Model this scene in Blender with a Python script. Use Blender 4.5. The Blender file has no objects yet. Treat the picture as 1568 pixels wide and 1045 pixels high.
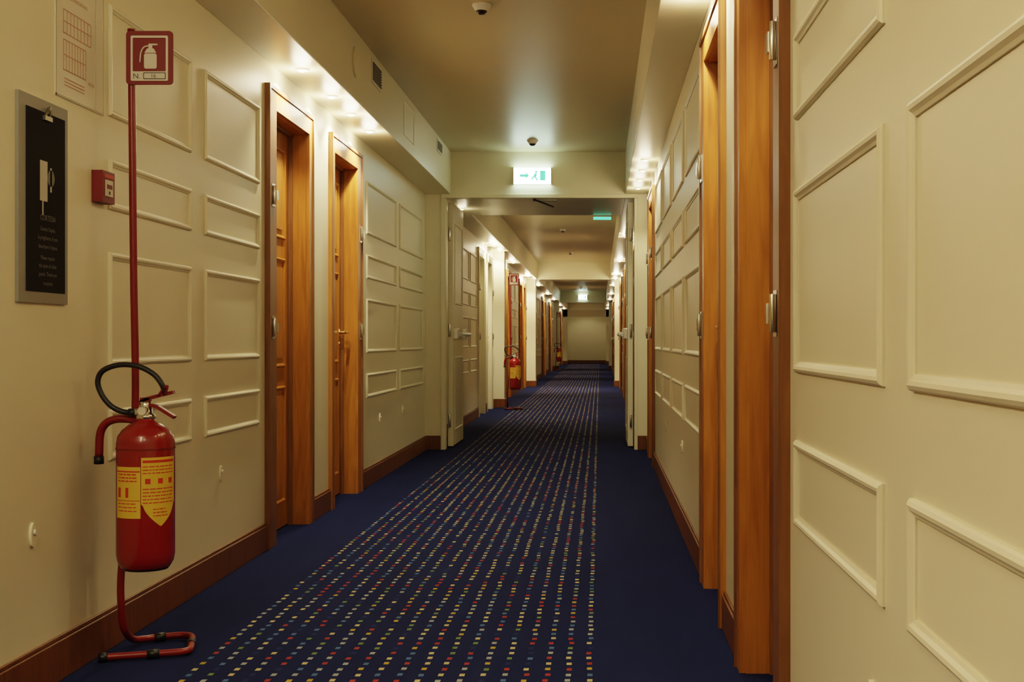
import bpy, math, random
from mathutils import Vector, Matrix
random.seed(7)
scene = bpy.context.scene

# ------------------------------------------------------------------ materials
def newmat(name):
    m = bpy.data.materials.new(name); m.use_nodes = True
    nt = m.node_tree
    return m, nt, nt.nodes["Principled BSDF"]

def simple(name, col, rough=0.5, metal=0.0, bump=0.0, bscale=60, var=0.0, coat=0.0, spec=None):
    m, nt, b = newmat(name)
    b.inputs["Base Color"].default_value = (*col, 1)
    b.inputs["Roughness"].default_value = rough
    b.inputs["Metallic"].default_value = metal
    if spec is not None: b.inputs["Specular IOR Level"].default_value = spec
    if coat: b.inputs["Coat Weight"].default_value = coat
    tc = nt.nodes.new("ShaderNodeTexCoord")
    n = nt.nodes.new("ShaderNodeTexNoise"); n.inputs["Scale"].default_value = bscale
    n.inputs["Detail"].default_value = 3
    nt.links.new(tc.outputs["Object"], n.inputs["Vector"])
    if bump:
        bp = nt.nodes.new("ShaderNodeBump"); bp.inputs["Strength"].default_value = bump
        bp.inputs["Distance"].default_value = 0.01
        nt.links.new(n.outputs["Fac"], bp.inputs["Height"])
        nt.links.new(bp.outputs["Normal"], b.inputs["Normal"])
    if var:
        n2 = nt.nodes.new("ShaderNodeTexNoise"); n2.inputs["Scale"].default_value = 1.7
        nt.links.new(tc.outputs["Object"], n2.inputs["Vector"])
        mx = nt.nodes.new("ShaderNodeMixRGB")
        mx.inputs[1].default_value = (*[c*(1-var) for c in col], 1)
        mx.inputs[2].default_value = (*[min(1, c*(1+var)) for c in col], 1)
        nt.links.new(n2.outputs["Fac"], mx.inputs[0])
        nt.links.new(mx.outputs[0], b.inputs["Base Color"])
    return m

def emis(name, col, s):
    m, nt, b = newmat(name)
    b.inputs["Base Color"].default_value = (*col, 1)
    b.inputs["Emission Color"].default_value = (*col, 1)
    b.inputs["Emission Strength"].default_value = s
    return m

def wood(name, c1, c2, rough=0.32):
    m, nt, b = newmat(name)
    tc = nt.nodes.new("ShaderNodeTexCoord")
    mp = nt.nodes.new("ShaderNodeMapping"); mp.inputs["Scale"].default_value = (14, 14, 1.1)
    n = nt.nodes.new("ShaderNodeTexNoise"); n.inputs["Scale"].default_value = 2.2
    n.inputs["Detail"].default_value = 6; n.inputs["Distortion"].default_value = 1.2
    cr = nt.nodes.new("ShaderNodeValToRGB")
    cr.color_ramp.elements[0].position = 0.3; cr.color_ramp.elements[0].color = (*c1, 1)
    cr.color_ramp.elements[1].position = 0.72; cr.color_ramp.elements[1].color = (*c2, 1)
    nt.links.new(tc.outputs["Object"], mp.inputs[0]); nt.links.new(mp.outputs[0], n.inputs["Vector"])
    nt.links.new(n.outputs["Fac"], cr.inputs[0]); nt.links.new(cr.outputs[0], b.inputs["Base Color"])
    b.inputs["Roughness"].default_value = rough
    return m

def carpet():
    m, nt, b = newmat("carpet_navy_dotted")
    N = nt.nodes; L = nt.links
    def M(op, a, bb=None, c=None):
        n = N.new("ShaderNodeMath"); n.operation = op
        for i, v in enumerate((a, bb, c)):
            if v is None: continue
            if isinstance(v, (int, float)): n.inputs[i].default_value = v
            else: L.new(v, n.inputs[i])
        return n.outputs[0]
    tc = N.new("ShaderNodeTexCoord"); sp = N.new("ShaderNodeSeparateXYZ")
    L.new(tc.outputs["Object"], sp.inputs[0])
    u = M('DIVIDE', sp.outputs[0], 0.063); v = M('DIVIDE', sp.outputs[1], 0.068)
    fu = M('FRACT', u); fv = M('FRACT', v)
    iu = M('FLOOR', u); iv = M('FLOOR', v)
    cb = N.new("ShaderNodeCombineXYZ"); L.new(iu, cb.inputs[0]); L.new(iv, cb.inputs[1])
    wn = N.new("ShaderNodeTexWhiteNoise"); wn.noise_dimensions = '2D'; L.new(cb.outputs[0], wn.inputs["Vector"])
    sc = N.new("ShaderNodeSeparateColor"); L.new(wn.outputs["Color"], sc.inputs[0])
    jx = M('MULTIPLY_ADD', sc.outputs[1], 0.10, 0.45)
    jy = M('MULTIPLY_ADD', sc.outputs[2], 0.16, 0.42)
    mu = M('LESS_THAN', M('ABSOLUTE', M('SUBTRACT', fu, jx)), 0.125)
    mv = M('LESS_THAN', M('ABSOLUTE', M('SUBTRACT', fv, jy)), 0.21)
    ma = M('MULTIPLY', M('GREATER_THAN', sp.outputs[0], -1.26), M('LESS_THAN', sp.outputs[0], 0.0))
    mask = M('MULTIPLY', M('MULTIPLY', mu, mv), ma)
    cr = N.new("ShaderNodeValToRGB"); cr.color_ramp.interpolation = 'CONSTANT'
    cols = [(0.0,(.46,.40,.19)),(.22,(.28,.31,.29)),(.38,(.30,.045,.03)),(.54,(.07,.14,.26)),(.70,(.13,.20,.07)),(.80,(.40,.28,.045)),(.90,(.02,.03,.10))]
    e = cr.color_ramp.elements
    e[0].position = 0; e[0].color = (*cols[0][1],1); e[1].position = cols[1][0]; e[1].color = (*cols[1][1],1)
    for p, c in cols[2:]:
        x = e.new(p); x.color = (*c,1)
    L.new(wn.outputs["Value"], cr.inputs[0])
    nz = N.new("ShaderNodeTexNoise"); nz.inputs["Scale"].default_value = 350; nz.inputs["Detail"].default_value = 2
    L.new(tc.outputs["Object"], nz.inputs["Vector"])
    nz2 = N.new("ShaderNodeTexNoise"); nz2.inputs["Scale"].default_value = 2.5
    mp = N.new("ShaderNodeMapping"); mp.inputs["Scale"].default_value = (2.5, .6, 1)
    L.new(tc.outputs["Object"], mp.inputs[0]); L.new(mp.outputs[0], nz2.inputs["Vector"])
    f = M('ADD', M('MULTIPLY', nz.outputs["Fac"], 0.6), M('MULTIPLY', nz2.outputs["Fac"], 0.5))
    bc = N.new("ShaderNodeMixRGB"); bc.inputs[1].default_value = (.0050,.0080,.034,1); bc.inputs[2].default_value = (.0150,.0215,.082,1)
    L.new(f, bc.inputs[0])
    mx = N.new("ShaderNodeMixRGB"); L.new(mask, mx.inputs[0]); L.new(bc.outputs[0], mx.inputs[1]); L.new(cr.outputs[0], mx.inputs[2])
    L.new(mx.outputs[0], b.inputs["Base Color"])
    b.inputs["Roughness"].default_value = 0.95
    b.inputs["Specular IOR Level"].default_value = 0.05
    b.inputs["Sheen Weight"].default_value = 0.05
    b.inputs["Sheen Tint"].default_value = (.35,.45,1,1)
    bp = N.new("ShaderNodeBump"); bp.inputs["Strength"].default_value = .5; bp.inputs["Distance"].default_value = .004
    L.new(nz.outputs["Fac"], bp.inputs["Height"]); L.new(bp.outputs["Normal"], b.inputs["Normal"])
    return m

PAINT = simple("cream_wall_paint", (.78,.74,.555), .42, bump=.03, bscale=90, var=.03)
SOFF  = simple("soffit_gloss_paint", (.74,.71,.54), .36, bump=.02, bscale=30, var=.03)
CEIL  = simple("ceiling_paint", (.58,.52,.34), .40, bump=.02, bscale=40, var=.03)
WHITE = simple("white_plastic", (.78,.77,.70), .35)
WOOD  = wood("cherry_wood", (.33,.125,.023), (.51,.22,.046), .36)
WOOD_SHADE = wood("shaded_cherry_trim", (.17,.07,.026), (.26,.12,.042), .4)  # cherry darkened: shade on the near trims put into the colour
BASEM = wood("baseboard_wood", (.13,.046,.013), (.20,.076,.022), .42)
CARPET = carpet()
CHROME = simple("satin_chrome", (.72,.71,.66), .22, 1.0)
BRASS = simple("warm_brass", (.85,.62,.28), .22, 1.0)
DARK  = simple("dark_metal", (.03,.025,.02), .4, .5)
RED   = simple("extinguisher_red", (.24,.008,.007), .25, coat=.4)
REDD  = simple("stand_red", (.19,.009,.009), .35)
BLACK = simple("black_rubber", (.012,.012,.014), .45)
YEL   = simple("label_yellow", (.70,.48,.06), .5)
REDT  = simple("label_red", (.55,.04,.02), .5)
SIGNR = simple("sign_red", (.18,.009,.009), .5)
SIGNW = simple("sign_white", (.70,.66,.56), .5)
POSTER= simple("poster_black", (.014,.014,.014), .7, spec=.1)
ALU   = simple("brushed_aluminium", (.28,.28,.25), .5, .5)
PTXT  = simple("poster_print", (.50,.49,.43), .6)
PTXD  = simple("poster_print_dim", (.17,.165,.15), .6)
PAPER = simple("paper_sheet", (.74,.70,.58), .4)
PINK  = simple("plan_print", (.50,.28,.23), .6)
PLAST = simple("plastic_sleeve_edge", (.52,.48,.36), .25)
BULB  = emis("halogen_bulb", (1,.86,.62), 5)
EXITM = emis("exit_panel_glow", (.78,1,.86), 15)
EXITG = emis("exit_green_glow", (.10,.75,.45), 1.6)
GRILL = simple("vent_grille_grey", (.16,.15,.12), .6)

# ------------------------------------------------------------------ mesh builder
class MB:
    def __init__(s): s.v=[]; s.f=[]; s.m=[]; s.sm=[]; s.mats=[]
    def mi(s, mat):
        if mat not in s.mats: s.mats.append(mat)
        return s.mats.index(mat)
    def face(s, idx, mat, smooth=False):
        s.f.append(tuple(idx)); s.m.append(s.mi(mat)); s.sm.append(smooth)
    def box(s, x0,x1,y0,y1,z0,z1, mat):
        x0,x1=min(x0,x1),max(x0,x1); y0,y1=min(y0,y1),max(y0,y1); z0,z1=min(z0,z1),max(z0,z1)
        b=len(s.v)
        s.v += [(x0,y0,z0),(x1,y0,z0),(x1,y1,z0),(x0,y1,z0),(x0,y0,z1),(x1,y0,z1),(x1,y1,z1),(x0,y1,z1)]
        for q in ((0,3,2,1),(4,5,6,7),(0,1,5,4),(1,2,6,5),(2,3,7,6),(3,0,4,7)):
            s.face([b+i for i in q], mat)
    def tube(s, pts, r, mat, n=12, rad=None):
        pts=[Vector(p) for p in pts]; b=len(s.v)
        t=(pts[1]-pts[0]).normalized()
        up=Vector((0,0,1)) if abs(t.z)<.9 else Vector((0,1,0))
        nrm=t.cross(up).normalized()
        for i,p in enumerate(pts):
            if i==0: tt=(pts[1]-pts[0])
            elif i==len(pts)-1: tt=(pts[-1]-pts[-2])
            else: tt=(pts[i+1]-pts[i-1])
            tt.normalize()
            nrm=(nrm-tt*nrm.dot(tt)).normalized(); bi=tt.cross(nrm)
            rr = rad[i] if rad else r
            for k in range(n):
                a=2*math.pi*k/n
                s.v.append(tuple(p+nrm*math.cos(a)*rr+bi*math.sin(a)*rr))
        for i in range(len(pts)-1):
            for k in range(n):
                k2=(k+1)%n
                s.face((b+i*n+k,b+i*n+k2,b+(i+1)*n+k2,b+(i+1)*n+k), mat, True)
        s.face([b+k for k in range(n)][::-1], mat); s.face([b+(len(pts)-1)*n+k for k in range(n)], mat)
    def cyl(s,p0,p1,r,mat,n=20,r1=None):
        s.tube([p0,p1],r,mat,n,[r, r if r1 is None else r1])
    def lathe(s, prof, c, mat, n=40):
        b=len(s.v)
        for (r,z) in prof:
            for k in range(n):
                a=2*math.pi*k/n
                s.v.append((c[0]+r*math.cos(a), c[1]+r*math.sin(a), c[2]+z))
        for i in range(len(prof)-1):
            for k in range(n):
                k2=(k+1)%n
                s.face((b+i*n+k,b+i*n+k2,b+(i+1)*n+k2,b+(i+1)*n+k), mat, True)
    def prism(s, pts, off, mat):
        pts=[Vector(p) for p in pts]; off=Vector(off); b=len(s.v); n=len(pts)
        s.v += [tuple(p) for p in pts]+[tuple(p+off) for p in pts]
        s.face([b+i for i in range(n)][::-1], mat); s.face([b+n+i for i in range(n)], mat)
        for i in range(n):
            j=(i+1)%n; s.face((b+i,b+j,b+n+j,b+n+i), mat)
    def moulding(s, W, d, y0,y1,z0,z1, mat, w=.024, h=.012):
        prof=[(0,0),(.0,.4),(.12,.75),(.35,1.0),(.6,.9),(.8,.5),(1,.3),(1,0)]
        b=len(s.v)
        for (u,hh) in prof:
            X=W+d*hh*h; o=u*w
            s.v += [(X,y0+o,z0+o),(X,y1-o,z0+o),(X,y1-o,z1-o),(X,y0+o,z1-o)]
        for i in range(len(prof)-1):
            for k in range(4):
                k2=(k+1)%4
                q=(b+i*4+k,b+i*4+k2,b+(i+1)*4+k2,b+(i+1)*4+k)
                s.face(q if d>0 else q[::-1], mat, False)
    def text(s, txt, size, org, xd, zd, mat, align='LEFT'):
        cu=bpy.data.curves.new("t",'FONT'); cu.body=txt; cu.size=size; cu.align_x=align; cu.resolution_u=2
        ob=bpy.data.objects.new("t",cu); scene.collection.objects.link(ob)
        dg=bpy.context.evaluated_depsgraph_get(); dg.update()
        me=bpy.data.meshes.new_from_object(ob.evaluated_get(dg))
        o=Vector(org); xd=Vector(xd); zd=Vector(zd); b=len(s.v)
        for v in me.vertices: s.v.append(tuple(o+xd*v.co.x+zd*v.co.y))
        for p in me.polygons: s.face([b+i for i in p.vertices], mat)
        bpy.data.objects.remove(ob); bpy.data.curves.remove(cu); bpy.data.meshes.remove(me)
    def build(s, name, parent=None, bevel=0, loc=None):
        me=bpy.data.meshes.new(name); me.from_pydata(s.v,[],s.f)
        for m in s.mats: me.materials.append(m)
        me.polygons.foreach_set("material_index", s.m); me.polygons.foreach_set("use_smooth", s.sm)
        me.update()
        ob=bpy.data.objects.new(name,me); scene.collection.objects.link(ob)
        if parent: ob.parent=parent
        if loc: ob.location=loc
        if bevel:
            bm=ob.modifiers.new("bevel",'BEVEL'); bm.width=bevel; bm.segments=2; bm.limit_method='ANGLE'
        return ob

def crom(P, n=8):
    P=[Vector(p) for p in P]; out=[]
    Q=[2*P[0]-P[1]]+P+[2*P[-1]-P[-2]]
    for i in range(1,len(Q)-2):
        a,b,c,d=Q[i-1:i+3]
        for k in range(n):
            t=k/n
            out.append(.5*((2*b)+(c-a)*t+(2*a-5*b+4*c-d)*t*t+(3*b-a-3*c+d)*t**3))
    out.append(P[-1]); return out

# ------------------------------------------------------------------ layout (metres)
WL, WR = -1.60, 0.44
SL, SR = -1.365, 0.24
ZS, ZC = 2.35, 2.74
YB, YE = -3.0, 59.0
OPZ, TRZ = 2.14, 2.237
def pair(a,b,c,d): return [(a,b,True,False,False),(c,d,False,True,True)]
LEFT = pair(-.2,.8,1.3,2.3)+pair(6.24,7.21,7.71,8.70)+pair(17.1,18.05,18.4,19.35)+pair(21.0,22.0,22.4,23.4)+pair(25.8,26.8,27.1,28.1) \
     + pair(30.3,31.3,31.7,32.7)+pair(36.0,37,37.5,38.5)+pair(41,42,42.5,43.5)+pair(48,49,49.5,50.5)+pair(53,54,54.5,55.5)
RIGHT= pair(3.01,4.02,4.54,5.42)+[(10.32,11.3,True,True,True)]+pair(15.4,16.4,16.8,17.8)+pair(20.5,21.5,22,23)+pair(25,26,26.4,27.4) \
     + pair(30.3,31.3,31.7,32.7)+pair(36.0,37,37.5,38.5)+pair(41,42,42.5,43.5)+pair(48,49,49.5,50.5)+pair(53,54,54.5,55.5)
def opening(d):
    y0,y1,no,fo,_=d
    return y0+(.14 if no else .08), y1-(.14 if fo else .08)

ROWL=[(.61,.775),(.92,1.29),(1.43,1.595),(1.735,2.10)]
ROWR=[(.59,.78),(.93,1.335),(1.49,1.68),(1.83,2.2)]
def wall(name, W, s, doors, rows, boxes, piers):
    mb=MB(); y=YB; bk=W-s*.25
    for d in doors:
        a,b=opening(d)
        mb.box(W,bk,y,a,0,ZC,PAINT); mb.box(W,bk,a,b,OPZ,ZC,PAINT); y=b
    mb.box(W,bk,y,YE,0,ZC,PAINT)
    for (a,b) in boxes:
        for (z0,z1) in rows: mb.moulding(W,s,a,b,z0,z1,PAINT)
    for (a,b,pr) in piers:
        mb.box(W,W+s*pr,a,b,0,ZS,PAINT)
    return mb.build(name)
def fillb(y0,y1,w=.86,g=.18):
    n=max(1,round((y1-y0-g)/(w+g))); ww=(y1-y0-g)/n-g
    return [(y0+g+i*(ww+g), y0+g+i*(ww+g)+ww) for i in range(n)]
PL=[(12.0,12.22,.16),(19.62,19.9,.17),(28.6,28.9,.2),(45.8,46.1,.17),(57,57.2,.2)]
PR=[(12.0,12.22,.11),(28.6,28.9,.11),(45.8,46.1,.11),(57,57.2,.15)]
bl=[(4.25,5.10),(5.28,6.12),(8.95,10.25),(10.43,11.78)]+fillb(14.0,17.1)+fillb(23.4,25.8)+fillb(32.7,36)+fillb(38.5,41)+fillb(43.5,45.8)+fillb(50.5,53)
br=[(-.1,.77),(.95,1.83),(2.01,2.90)]+fillb(5.45,10.3,1.0)+fillb(12.3,15.4)+fillb(17.8,20.5)+fillb(23,25)+fillb(32.7,36)+fillb(38.5,41)+fillb(43.5,45.8)+fillb(50.5,53)
wall("wall_left", WL, 1, LEFT, ROWL, bl, PL)
wall("wall_right", WR, -1, RIGHT, ROWR, br, PR)

mb=MB(); mb.box(WL-.25,WR+.25,YE,YE+.2,0,ZC,PAINT)
mb.build("wall_end")
mb=MB(); mb.box(WL-.25,WR+.25,YB-.2,YB,0,ZC,PAINT); mb.build("wall_back")
mb=MB(); mb.box(WL-.25,WR+.25,YB-.2,YE+.2,-.1,0,CARPET); mb.build("floor")
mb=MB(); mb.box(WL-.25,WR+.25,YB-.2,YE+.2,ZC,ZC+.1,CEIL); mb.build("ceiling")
mb=MB(); mb.box(WL,SL,YB,YE,ZS,ZC,SOFF)
mb.build("ceiling_soffit_left",bevel=.004)
mb=MB(); mb.box(SR,WR,YB,YE,ZS,ZC,SOFF)
mb.build("ceiling_soffit_right",bevel=.004)
for (a,b,z) in [(12.0,14.0,ZS),(28.6,29.2,ZS),(45.8,46.3,ZS),(57,57.3,2.06)]:
    mb=MB()
    if z<ZS: mb.box(WL+.01,WR-.01,a,b,z,ZS,CEIL)
    mb.box(SL,SR,a,b,ZS,ZC,SOFF); mb.build("ceiling_beam")

def baseboard(name,W,s,doors,piers):
    mb=MB(); T=.016; H=.13; segs=[]; y=YB
    for d in doors: segs.append((y,d[0])); y=d[1]
    segs.append((y,YE))
    cuts=[]
    for a,b in segs:
        cur=a
        for (p0,p1,pr) in piers:
            if a<p0<b:
                cuts.append((cur,p0)); cur=p1
        cuts.append((cur,b))
    for a,b in cuts:
        mb.box(W,W+s*T,a,b,0,H-.012,BASEM); mb.box(W,W+s*T*.6,a,b,H-.012,H,BASEM)
    for (p0,p1,pr) in piers:
        mb.box(W,W+s*(pr-.02 if p0<13 else pr+T),p0-T,p0,0,H,BASEM)
        if p0>13: mb.box(W+s*pr,W+s*(pr+T),p0,p1,0,H,BASEM)
    mb.build(name,bevel=.003)
baseboard("baseboard_left",WL,1,LEFT,PL)
baseboard("baseboard_right",WR,-1,RIGHT,PR)
mb=MB(); mb.box(WL+.02,WR-.02,YE-.016,YE,0,.13,BASEM); mb.build("baseboard_end")

# ------------------------------------------------------------------ doors
def door(idx,W,s,dd):
    y0,y1,no,fo,lf=dd; a,b=opening(dd); mb=MB()
    w1,w2 = (WOOD,WOOD_SHADE)
    if s>0 and 17<y0<19: w1=w2=PAINT      # stand-ins for a white open niche: doors in wall paint
    def B(d0,d1,ya,yb,za,zb,m): mb.box(W+s*d0,W+s*d1,ya,yb,za,zb,m)
    B(0,.02,y0,a+.012,0,TRZ,w2 if no else w1); B(0,.02,b-.012,y1,0,TRZ,w1)
    B(0,.02,a+.012,b-.012,OPZ-.012,TRZ,w1)
    B(.02,.027,y0,y0+.02,0,TRZ,w2); B(.02,.027,y1-.02,y1,0,TRZ,w2); B(.02,.027,y0+.02,y1-.02,TRZ-.02,TRZ,w2)
    B(-.2,0,a,a+.018,0,OPZ,w1); B(-.2,0,b-.018,b,0,OPZ,w1); B(-.2,0,a+.018,b-.018,OPZ-.018,OPZ,w1)
    B(-.092,-.07,a+.018,a+.032,0,OPZ-.018,w2); B(-.092,-.07,b-.032,b-.018,0,OPZ-.018,w2)
    B(-.092,-.07,a+.018,b-.018,OPZ-.032,OPZ-.018,w2)
    l0,l1=a+.02,b-.02
    B(-.14,-.094,l0,l1,.008,OPZ-.02,w1)
    F=W-s*.094
    for (z0,z1) in ((.14,.76),(.86,1.44),(1.54,2.02)):
        mb.moulding(F,s,l0+.10,l1-.10,z0,z1,w1,.022,.012)
        B(-.094,-.086,l0+.15,l1-.15,z0+.05,z1-.05,w1)
    hy = l1-.065 if lf else l0+.065; sg=-1 if lf else 1
    F0=W-s*.094
    mb.cyl((F0,hy,1.055),(F0+s*.010,hy,1.055),.026,BRASS,24)
    mb.tube(crom([(F0+s*.01,hy,1.055),(F0+s*.055,hy,1.055),(F0+s*.068,hy+sg*.015,1.055),(F0+s*.07,hy+sg*.06,1.055),(F0+s*.068,hy+sg*.12,1.052)],5),.0095,BRASS,12)
    mb.cyl((F0,hy,.975),(F0+s*.009,hy,.975),.024,BRASS,24)
    mb.box(F0+s*.009,F0+s*.0105,hy-.003,hy+.003,.965,.985,DARK)
    gy = l0 if lf else l1
    for hz in (.30,.62,1.32,1.86):
        mb.cyl((F0+s*.004,gy,hz-.045),(F0+s*.004,gy,hz+.045),.009,DARK,10)
    for flag,yy in ((no,y0+.075),(fo,y1-.075)):
        if flag:
            for hz in (1.065,1.705):
                B(.02,.026,yy-.03,yy+.03,hz-.055,hz+.055,CHROME)
                B(.026,.044,yy-.012,yy+.022,hz-.024,hz+.024,CHROME)
                mb.cyl((W+s*.034,yy-.022,hz-.045),(W+s*.034,yy-.022,hz+.045),.008,CHROME,14)
    mb.build("door_%d"%idx,bevel=.0025)
i=1
for d in LEFT: door(i,WL,1,d); i+=1
for d in RIGHT: door(i,WR,-1,d); i+=1

# ------------------------------------------------------------------ downlights
LCOL=(1.0,.81,.52)
dmesh=None
def downlight(x,y,z,e,glow=.22,ang=120,blend=.5,tilt=12):
    """halogen reflector lamp aimed slightly at the wall + weak added point lamp that makes the soffit glow"""
    global dmesh
    if dmesh is None:
        m=MB()
        m.lathe([(.018,-.010),(.024,-.010),(.034,-.006),(.036,0)],(0,0,0),WHITE,24)
        m.lathe([(.018,-.010),(.016,-.012),(.009,-.015),(.0005,-.016)],(0,0,0),BULB,24)
        ob=m.build("ceiling_downlight"); dmesh=ob.data
    else:
        ob=bpy.data.objects.new("ceiling_downlight",dmesh); scene.collection.objects.link(ob)
    ob.location=(x,y,z)
    l=bpy.data.lights.new("halogen_beam",'SPOT'); l.energy=e; l.color=LCOL; l.shadow_soft_size=.02
    l.spot_size=math.radians(ang); l.spot_blend=blend
    lo=bpy.data.objects.new("halogen_beam",l); scene.collection.objects.link(lo); lo.parent=ob; lo.location=(0,0,-.03)
    sd = -1 if x<-.9 else (1 if x>.1 else 0)
    lo.rotation_euler=(0,math.radians(-tilt*sd),0)
    l=bpy.data.lights.new("soffit_glow_fill",'POINT'); l.energy=e*glow; l.color=LCOL; l.shadow_soft_size=.045  # added point lamp below the fitting, brightens the soffit
    lo=bpy.data.objects.new("soffit_glow_fill",l); scene.collection.objects.link(lo); lo.parent=ob; lo.location=(0,0,-.066)
E=40
def dl_pair(W,s,p,q,e,**k):
    for y in (p[0]+.24, p[1]-.02, q[0]+.04, q[1]-.32): downlight(W+s*.125,y,ZS,e,**k)
for k in range(0,len(LEFT),2):
    p,q=LEFT[k],LEFT[k+1]
    if p[1]<3: dl_pair(WL+.03,1,p,q,22,glow=.5,tilt=0)  # unseen lamps beside the camera, set to light the near right wall
    elif p[1]<15: dl_pair(WL,1,p,q,E,glow=.08)
    else:
        f=1.1
        if 17<p[0]<18: f=1.4
        if 25<p[0]<26: f=2.2
        downlight(WL+.12,p[1]-.02,ZS,E*f,.08); downlight(WL+.12,q[0]+.04,ZS,E*f,.08)
dl_pair(WR+.03,-1,RIGHT[0],RIGHT[1],E*.6,glow=.12)
for q in (9.7,10.3,10.9,11.5): downlight(WR-.1,q,ZS,E*.42,.1)
for k in range(3,len(RIGHT),2):
    p,q=RIGHT[k],RIGHT[k+1]
    f=2.0 if 24<p[0]<26 else .95
    downlight(WR-.1,p[1]-.02,ZS,E*f,.08); downlight(WR-.1,q[0]+.04,ZS,E*f,.08)
downlight(WL+.2,13.3,ZS,E*.3,.12)
downlight(WL+.2,28.2,ZS,E*1.2,.1); downlight(WR-.1,28.2,ZS,E*1.2,.1)
downlight(WL+.12,19.45,ZS,E*.8,.1)
downlight(-.58,58.0,ZC,E*.4)  # unseen lamp behind the last beam, added to light the end wall
def fill_dome(x,y,e):  # added lamp out of view, brightens the near right wall
    m=MB()
    m.lathe([(.15,0),(.155,-.02),(.15,-.025)],(0,0,0),WHITE,36)
    m.lathe([(.148,-.022),(.13,-.05),(.09,-.072),(.04,-.083),(.0005,-.085)],(0,0,0),emis("fill_dome_glow",(1,.86,.62),4),36)
    ob=m.build("added_fill_dome",loc=(x,y,ZC))
    l=bpy.data.lights.new("fill_dome_lamp",'POINT'); l.energy=e; l.color=(1,.85,.60); l.shadow_soft_size=.12
    lo=bpy.data.objects.new("fill_dome_lamp",l); scene.collection.objects.link(lo); lo.parent=ob; lo.location=(0,0,-.22)
fill_dome(-.58,.6,18)

# ------------------------------------------------------------------ exit signs
def exit_sign(x,y,z,w,h,g=False):
    m=MB()
    m.box(x-w/2,x+w/2,y-.05,y-.008,z-h/2,z+h/2,EXITM if not g else EXITG)
    m.box(x-w/2-.006,x-w/2,y-.052,y,z-h/2-.004,z+h/2+.004,WHITE); m.box(x+w/2,x+w/2+.006,y-.052,y,z-h/2-.004,z+h/2+.004,WHITE)
    m.box(x-w/2,x+w/2,y-.008,y,z-h/2-.004,z+h/2+.004,WHITE)
    if not g:
        yf=y-.0515
        m.prism([(x-.115,yf,z-.012),(x-.06,yf,z-.012),(x-.06,yf,z-.03),(x-.03,yf,z),(x-.06,yf,z+.03),(x-.06,yf,z+.012),(x-.115,yf,z+.012)],(0,.001,0),EXITG)
        m.box(x+.07,x+.12,yf,yf+.001,z-.045,z+.045,EXITG)
        m.cyl((x+.035,yf,z+.033),(x+.035,yf+.001,z+.033),.011,EXITG,14)
        m.prism([(x+.02,yf,z+.02),(x+.045,yf,z+.02),(x+.035,yf,z-.012),(x+.055,yf,z-.045),(x+.04,yf,z-.045),(x+.02,yf,z-.015),(x-.005,yf,z-.04),(x-.012,yf,z-.03),(x+.01,yf,z-.005)],(0,.001,0),EXITG)
    m.build("exit_sign",bevel=.003)
exit_sign(-.615,12.0,2.515,.34,.145)
exit_sign(-.59,45.8,2.54,.30,.13)
exit_sign(.03,14.06,2.32,.19,.028,True)

# ------------------------------------------------------------------ smoke detectors, vents
def smoke(x,y):
    m=MB(); q=.82
    m.lathe([(.0005,-.062*q),(.018*q,-.062*q),(.026*q,-.055*q),(.034*q,-.046*q),(.036*q,-.04*q)],(x,y,ZC),DARK,28)
    m.lathe([(.036*q,-.04*q),(.046*q,-.03*q),(.052*q,-.018*q),(.058*q,-.012*q),(.06*q,0)],(x,y,ZC),WHITE,28)
    m.build("smoke_detector")
for p in ((-.61,6.75),(-.58,11.3),(-.57,20.3),(-.57,25.5),(-.6,33),(-.6,42)): smoke(*p)
def vent(y0,y1,z0,z1):
    m=MB(); X=SL
    m.box(X,X+.008,y0,y1,z0,z1,WHITE)
    n=7
    m.box(X+.008,X+.009,y0+.02,y1-.02,z0+.015,z1-.015,GRILL)
    for k in range(n):
        z=z0+.02+(z1-z0-.04)*k/(n-1)
        m.box(X+.008,X+.014,y0+.018,y1-.018,z-.003,z+.003,GRILL)
    m.build("wall_vent")
vent(7.80,8.13,2.55,2.69); vent(10.95,11.25,2.60,2.70)
m=MB(); m.cyl((SL,7.30,2.56),(SL+.008,7.30,2.56),.085,PAINT,36); m.cyl((SL+.008,7.30,2.56),(SL+.010,7.30,2.56),.078,PAINT,36)
m.build("inspection_cover")
m=MB(); m.moulding(SL,1,9.1,9.6,2.44,2.68,PAINT,.008,.004); m.build("access_hatch")

# ------------------------------------------------------------------ fire doors
m=MB()
m.box(SL-.09,SL-.05,11.985,12.1,0,ZS-.035,PAINT)
m.box(WR-.12,WR-.09,11.985,12.1,0,ZS-.035,PAINT)
m.box(SL-.09,WR-.09,11.985,12.1,ZS-.035,ZS,PAINT)
m.build("fire_door_frame",bevel=.003)
def firedoor(X,s,y0):
    m=MB(); y1=y0+.92
    m.box(X,X+s*.05,y0,y1,.012,2.30,PAINT)
    m.moulding(X+s*.05,s,y0+.12,y1-.12,1.35,2.12,PAINT,.02,.008)
    m.moulding(X+s*.05,s,y0+.12,y1-.12,.15,.85,PAINT,.02,.008)
    F=X+s*.05
    m.box(F,F+s*.04,y0+.05,y0+.13,1.02,1.12,CHROME); m.box(F,F+s*.04,y1-.13,y1-.05,1.02,1.12,CHROME)
    m.cyl((F+s*.075,y0+.04,1.065),(F+s*.075,y1-.04,1.065),.014,WHITE,14)
    for yy in (y0+.09,y1-.09): m.box(F+s*.03,F+s*.085,yy-.02,yy+.02,1.045,1.085,WHITE)
    for z in (.25,1.1,2.0): m.cyl((X+s*.02,y0-.008,z-.06),(X+s*.02,y0-.008,z+.06),.012,CHROME,12)
    m.build("fire_door",bevel=.003)
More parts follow.
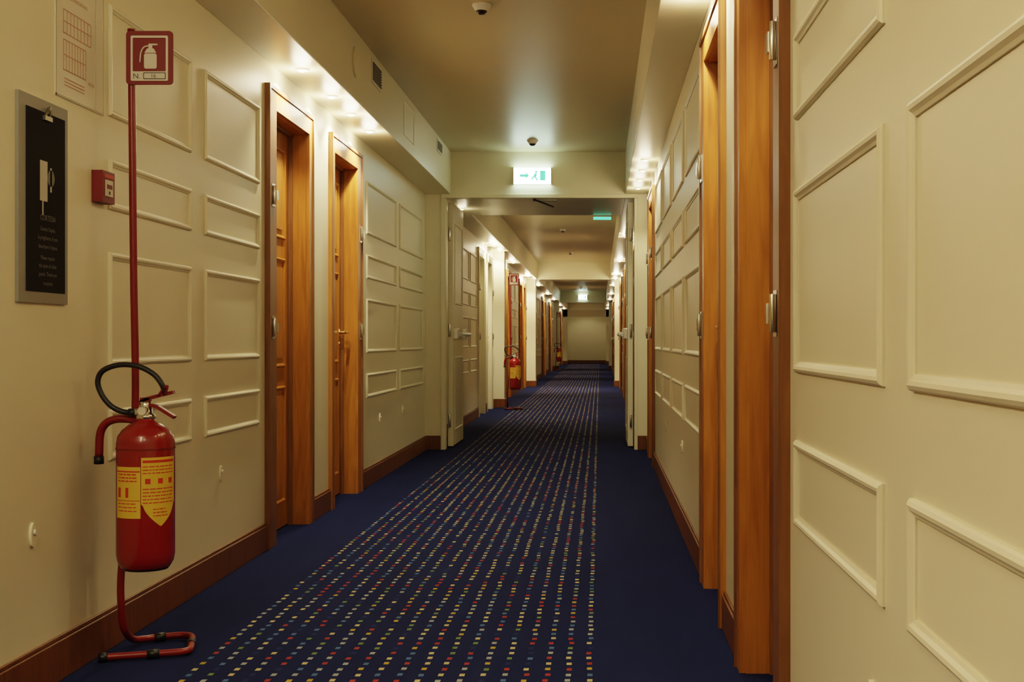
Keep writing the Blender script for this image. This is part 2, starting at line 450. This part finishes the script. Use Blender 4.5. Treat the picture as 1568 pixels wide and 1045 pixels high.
firedoor(WL+.175,1,12.26); firedoor(WR-.125,-1,12.26)
m=MB()
m.box(-.62,-.40,12.10,12.15,ZS-.052,ZS-.002,ALU)
m.tube([(-.60,12.06,ZS-.045),(-.42,12.02,ZS-.115)],.008,DARK,8)
m.cyl((-.60,12.06,ZS-.055),(-.60,12.06,ZS-.036),.012,DARK,10)
m.build("door_closer")

# ------------------------------------------------------------------ fire extinguisher on stand
def extinguisher(ox,oy):
    e=bpy.data.objects.new("fire_extinguisher",None); scene.collection.objects.link(e); e.location=(ox,oy,0)
    m=MB()
    path=[(-.035,-.095,.016),(.07,-.062,.016),(.17,-.03,.016),(.205,-.012,.016),(.212,.02,.016),(.19,.11,.016),(.165,.19,.016),(.14,.212,.016),(.11,.212,.016),
          (.05,.185,.016),(.015,.15,.018),(.0,.10,.03),(.0,.03,.075),(0,.004,.14),(0,0,.26),(.025,0,.5),(.045,0,.8),(.04,0,1.2),(.036,0,1.6),(.032,0,1.985)]
    m.tube(crom(path,6),.0115,REDD,12)
    for p,q in (((.10,-.053,.016),(.135,-.041,.016)),((.196,.08,.016),(.188,.115,.016)),((.045,.18,.016),(.075,.197,.016)),((-.036,-.096,.016),(-.01,-.088,.016))):
        m.cyl(p,q,.0145,BLACK,14)
    m.cyl((.032,0,1.985),(.032,0,1.992),.012,REDD,12)
    for z in (.40,.66):
        m.box(.02,.05,-.035,0,z-.012,z+.012,REDD)
    m.build("stand",parent=e)
    m=MB(); x0,x1,z0,z1=.022,.170,1.812,1.982; yf=-.018
    def rrect(x0,x1,z0,z1,r,y):
        P=[]
        for cx,cz,a0 in ((x1-r,z1-r,0),(x0+r,z1-r,90),(x0+r,z0+r,180),(x1-r,z0+r,270)):
            for k in range(5):
                a=math.radians(a0+k*22.5); P.append((cx+r*math.cos(a),y,cz+r*math.sin(a)))
        return P
    m.prism(rrect(x0,x1,z0,z1,.012,yf),(0,.006,0),SIGNR)
    m.prism(rrect(x0+.015,x1-.015,z0+.012,z1-.015,.004,yf-.001),(0,.001,0),SIGNW)
    m.prism(rrect(x0+.022,x1-.022,z0+.042,z1-.022,.003,yf-.002),(0,.001,0),SIGNR)
    yy=yf-.003; cx=.100
    m.prism(rrect(cx-.020,cx+.020,z0+.050,z0+.098,.006,yy),(0,.001,0),SIGNW)
    m.prism([(cx-.019,yy,z0+.1),(cx+.019,yy,z0+.1),(cx+.010,yy,z0+.114),(cx-.010,yy,z0+.114)],(0,.001,0),SIGNW)
    m.box(cx-.006,cx+.006,yy,yy+.001,z0+.114,z0+.124,SIGNW)
    m.box(cx-.006,cx+.022,yy,yy+.001,z0+.124,z0+.129,SIGNW)
    m.tube(crom([(cx-.004,yy,z0+.122),(cx-.02,yy,z0+.118),(cx-.030,yy,z0+.10),(cx-.033,yy,z0+.07)],4),.0022,SIGNW,6)
    m.text("N.",.024,(x0+.022,yf-.0014,z0+.019),(1,0,0),(0,0,1),BLACK)
    m.prism(rrect(x0+.055,x1-.022,z0+.017,z0+.038,.002,yf-.0014),(0,.0003,0),BLACK)
    m.prism(rrect(x0+.0575,x1-.0245,z0+.0195,z0+.0355,.002,yf-.0018),(0,.0003,0),SIGNW)
    m.text("16",.018,(x0+.078,yf-.0022,z0+.0215),(1,0,0),(0,0,1),BLACK)
    m.build("sign",parent=e)
    m=MB(); c=(.118,-.115,0); R=.087
    m.lathe([(.0005,.305),(.05,.303),(.058,.298),(.066,.298),(.074,.306),(.083,.322),(R,.345),(R,.685),(.083,.708),(.07,.727),(.05,.742),(.03,.752),(.0265,.762)],c,RED,48)
    m.lathe([(.0005,.304),(.05,.300),(.055,.2965),(.067,.2965),(.072,.303)],c,BLACK,48)
    m.lathe([(.0265,.758),(.03,.762),(.03,.772),(.022,.776),(.018,.80),(.019,.812),(.0005,.815)],c,CHROME,32)
    m.lathe([(.0885,.672),(.0885,.668)],c,REDD,40)
    f=Vector((.328,-.945,0)); rg=Vector((.945,.328,0)); C=Vector(c)
    def patch(t0,t1,zb,zt,mat,r,n=16):
        b=len(m.v)
        for k in range(n+1):
            t=t0+(t1-t0)*k/n; d=f*math.cos(t)+rg*math.sin(t)
            q=C+d*r
            zb_=zb(t) if callable(zb) else zb
            m.v.append((q.x,q.y,zb_)); m.v.append((q.x,q.y,zt))
        for k in range(n): m.face((b+2*k,b+2*k+2,b+2*k+3,b+2*k+1),mat,True)
    patch(-1.22,-.17,.462,.618,YEL,.0876)
    patch(-.15,1.22,lambda t:.505-.07*max(0,1-abs(t-.52)/.62)**.6,.646,YEL,.0876,24)
    rnd=random.Random(3)
    def lines(t0,t1,z0,z1,st,h):
        z=z1
        while z>z0:
            t=t0
            while t<t1-.06:
                w=rnd.uniform(.05,.22); patch(t,min(t1,t+w),z-h,z,REDT,.0879,3); t+=w+.03
            z-=st
    patch(-1.2,-.19,.602,.606,REDT,.0879); lines(-1.1,-.3,.575,.597,.010,.004)
    patch(-.72,-.60,.525,.555,REDT,.0879,4); patch(-1.1,-.95,.525,.555,REDT,.0879,4); patch(-1.2,-.19,.515,.517,REDT,.0879)
    lines(-1.1,-.3,.475,.508,.011,.003)
    patch(-.1,1.15,.630,.638,REDT,.0879,16); lines(-.1,1.1,.595,.62,.010,.003)
    for t in (-.02,.42,.85): patch(t,t+.18,.566,.582,REDT,.0879,4)
    lines(-.1,1.1,.50,.552,.0105,.003)
    lines(.25,.8,.462,.49,.010,.003)
    m.build("bottle",parent=e)
    m=MB(); y=-.115
    m.box(.104,.132,y-.012,y+.012,.795,.825,REDD)
    def bar(P,w,mat):
        for (a,b) in zip(P,P[1:]):
            a=Vector(a);b=Vector(b); d=(b-a).normalized(); n=Vector((-d.z,0,d.x))*.005
            m.prism([(a-n)+Vector((0,-w,0)),(b-n)+Vector((0,-w,0)),(b+n)+Vector((0,-w,0)),(a+n)+Vector((0,-w,0))],(0,2*w,0),mat)
    bar([(.095,y,.806),(.125,y,.822),(.155,y,.830),(.205,y,.842)],.012,REDD)
    bar([(.125,y,.805),(.155,y,.797),(.208,y,.764)],.012,REDD)
    m.tube(crom([(.16,y-.013,.83),(.175,y-.013,.85),(.19,y-.013,.862),(.183,y-.013,.835)],4),.0035,REDD,8)
    m.cyl((.118,y-.018,.785),(.118,y-.034,.785),.015,CHROME,20); m.cyl((.118,y-.034,.785),(.118,y-.036,.785),.012,SIGNW,20)
    m.cyl((.07,y,.778),(.118,y,.780),.012,CHROME,16)
    m.build("valve",parent=e)
    m=MB()
    m.tube(crom([(.075,y,.778),(.045,y,.782),(.010,y,.800),(-.018,y,.835),(-.030,y,.875),(-.014,y,.908),(.035,y,.926),(.095,y-.004,.922),(.145,y-.008,.898),(.172,y-.01,.865),(.180,y-.005,.835)],8),.0085,BLACK,14)
    m.cyl((.088,y,.778),(.066,y,.779),.0125,BLACK,14)
    m.build("hose",parent=e)
    m=MB()
    P=crom([(.095,y+.01,.752),(.06,y+.02,.757),(.02,y+.02,.757),(-.012,y+.02,.744),(-.030,y+.02,.712),(-.034,y+.02,.64)],6)
    m.tube(P,.0125,REDD,14); m.cyl((-.034,y+.02,.642),(-.034,y+.02,.618),.015,BLACK,16)
    m.build("nozzle",parent=e)
    return e
extinguisher(-1.52,4.15)
extinguisher(-1.34,19.0)
extinguisher(-1.50,44.6)

# ------------------------------------------------------------------ wall items (left)
m=MB(); X=WL; Y0,Y1,Z0,Z1=3.575,3.905,1.108,1.690
m.box(X,X+.010,Y0,Y1,Z0,Z1,ALU)
m.box(X+.010,X+.012,Y0+.045,Y1-.024,Z0+.032,Z1-.035,POSTER)
xf=X+.0132; yd=(0,1,0); zd=(0,0,1); yc=3.75
m.prism([(xf-.0004,yc-.045,1.40),(xf-.0004,yc+.005,1.40),(xf-.0004,yc+.005,1.515),(xf-.0004,yc-.045,1.515)],(.0004,0,0),PTXT)
m.cyl((xf-.0004,yc+.03,1.47),(xf,yc+.03,1.47),.024,PTXD,24)
m.box(xf-.0004,xf,yc+.024,yc+.034,1.43,1.50,PTXT)
m.box(xf-.0004,xf,yc-.030,yc-.022,1.36,1.40,PTXT)
for t,s_,z in (("CORTESIA",.020,1.345),("Gentile Ospite,",.0145,1.315),("la preghiamo di non",.0145,1.290),("disturbare il riposo",.0145,1.265),("Please respect",.0145,1.233),("the quiet of other",.0145,1.210),("guests. Thank you",.0145,1.186),("reception",.0145,1.160)):
    m.text(t,s_*1.15,(xf,yc+.008,z),yd,zd,PTXD,'CENTER')
m.tube(crom([(X+.014,3.735,1.640),(X+.024,3.74,1.668),(X+.020,3.76,1.664),(X+.014,3.765,1.64)],4),.004,CHROME,8)
m.box(X+.012,X+.020,3.725,3.775,1.632,1.645,CHROME)
m.build("framed_notice",bevel=.0015)
m=MB(); Y0,Y1,Z0,Z1=3.835,4.205,1.725,2.12
m.box(X,X+.0025,Y0,Y1,Z0,Z1,PAPER)
for a in ((Y0,Y0+.006,Z0,Z1),(Y1-.006,Y1,Z0,Z1),(Y0,Y1,Z0,Z0+.006),(Y0,Y1,Z1-.006,Z1),(Y1-.07,Y1-.067,Z0,Z1)): m.box(X+.0025,X+.004,*a,PLAST)
rn=random.Random(5)
xf=X+.0035
for z0,z1,ya,yb in ((1.81,1.90,3.89,4.06),(1.92,1.99,3.89,4.10)):
    for k in range(9):
        y=ya+(yb-ya)*k/8; m.box(xf-.001,xf,y,y+.003,z0,z1,PINK)
    for z in (z0,(z0+z1)/2,z1): m.box(xf-.001,xf,ya,yb,z,z+.003,PINK)
m.text("PIANO DI EVACUAZIONE",.016,(xf,3.89,2.03),yd,zd,PINK); m.text("uscita",.02,(xf,4.08,1.80),yd,zd,PINK)
for z in (1.785,1.775,1.765): m.box(xf-.001,xf,3.90,4.05,z,z+.003,PINK)
m.build("evacuation_plan")
m=MB(); yc,zc=4.165,1.49
m.box(X,X+.035,yc-.052,yc+.052,zc-.05,zc+.05,SIGNR)
m.box(X+.035,X+.038,yc-.030,yc+.030,zc-.030,zc+.022,SIGNW)
m.box(X+.038,X+.039,yc-.022,yc+.022,zc-.006,zc+.008,SIGNR)
m.box(X+.035,X+.037,yc-.038,yc+.038,zc+.028,zc+.040,REDT)
m.cyl((X+.038,yc,zc-.018),(X+.0395,yc,zc-.018),.006,BLACK,14)
m.build("fire_alarm_call_point",bevel=.004)
def plate(W,s,y,z,r=.035):
    m=MB()
    pts=[(W,y+r*.55*math.cos(a),z+r*math.sin(a)) for a in [2*math.pi*k/24 for k in range(24)]]
    m.prism(pts,(s*.008,0,0),PAINT); m.cyl((W+s*.008,y,z+.008),(W+s*.014,y,z+.008),.008,WHITE,14)
    m.build("socket_cover")
plate(WL,1,3.68,.453); plate(WL,1,5.51,.44); plate(WL,1,9.5,.44); plate(WL,1,10.6,.44); plate(WR,-1,2.1,.42); plate(WR,-1,6.9,.44); plate(WR,-1,8.6,.44)

# ------------------------------------------------------------------ world, camera
w=bpy.data.worlds.new("world"); scene.world=w; w.use_nodes=True
w.node_tree.nodes["Background"].inputs[0].default_value=(.02,.018,.012,1)
cam=bpy.data.cameras.new("camera"); co=bpy.data.objects.new("camera",cam); scene.collection.objects.link(co)
co.location=(0,0,1.0); co.rotation_euler=(math.radians(90),0,0)
cam.sensor_width=36; cam.lens=2000/1568*36; cam.shift_x=-(918-784)/1568; cam.clip_start=.05; cam.clip_end=200
scene.camera=co
scene.view_settings.view_transform='Filmic'
scene.view_settings.look='Medium High Contrast'
scene.view_settings.exposure=0.1
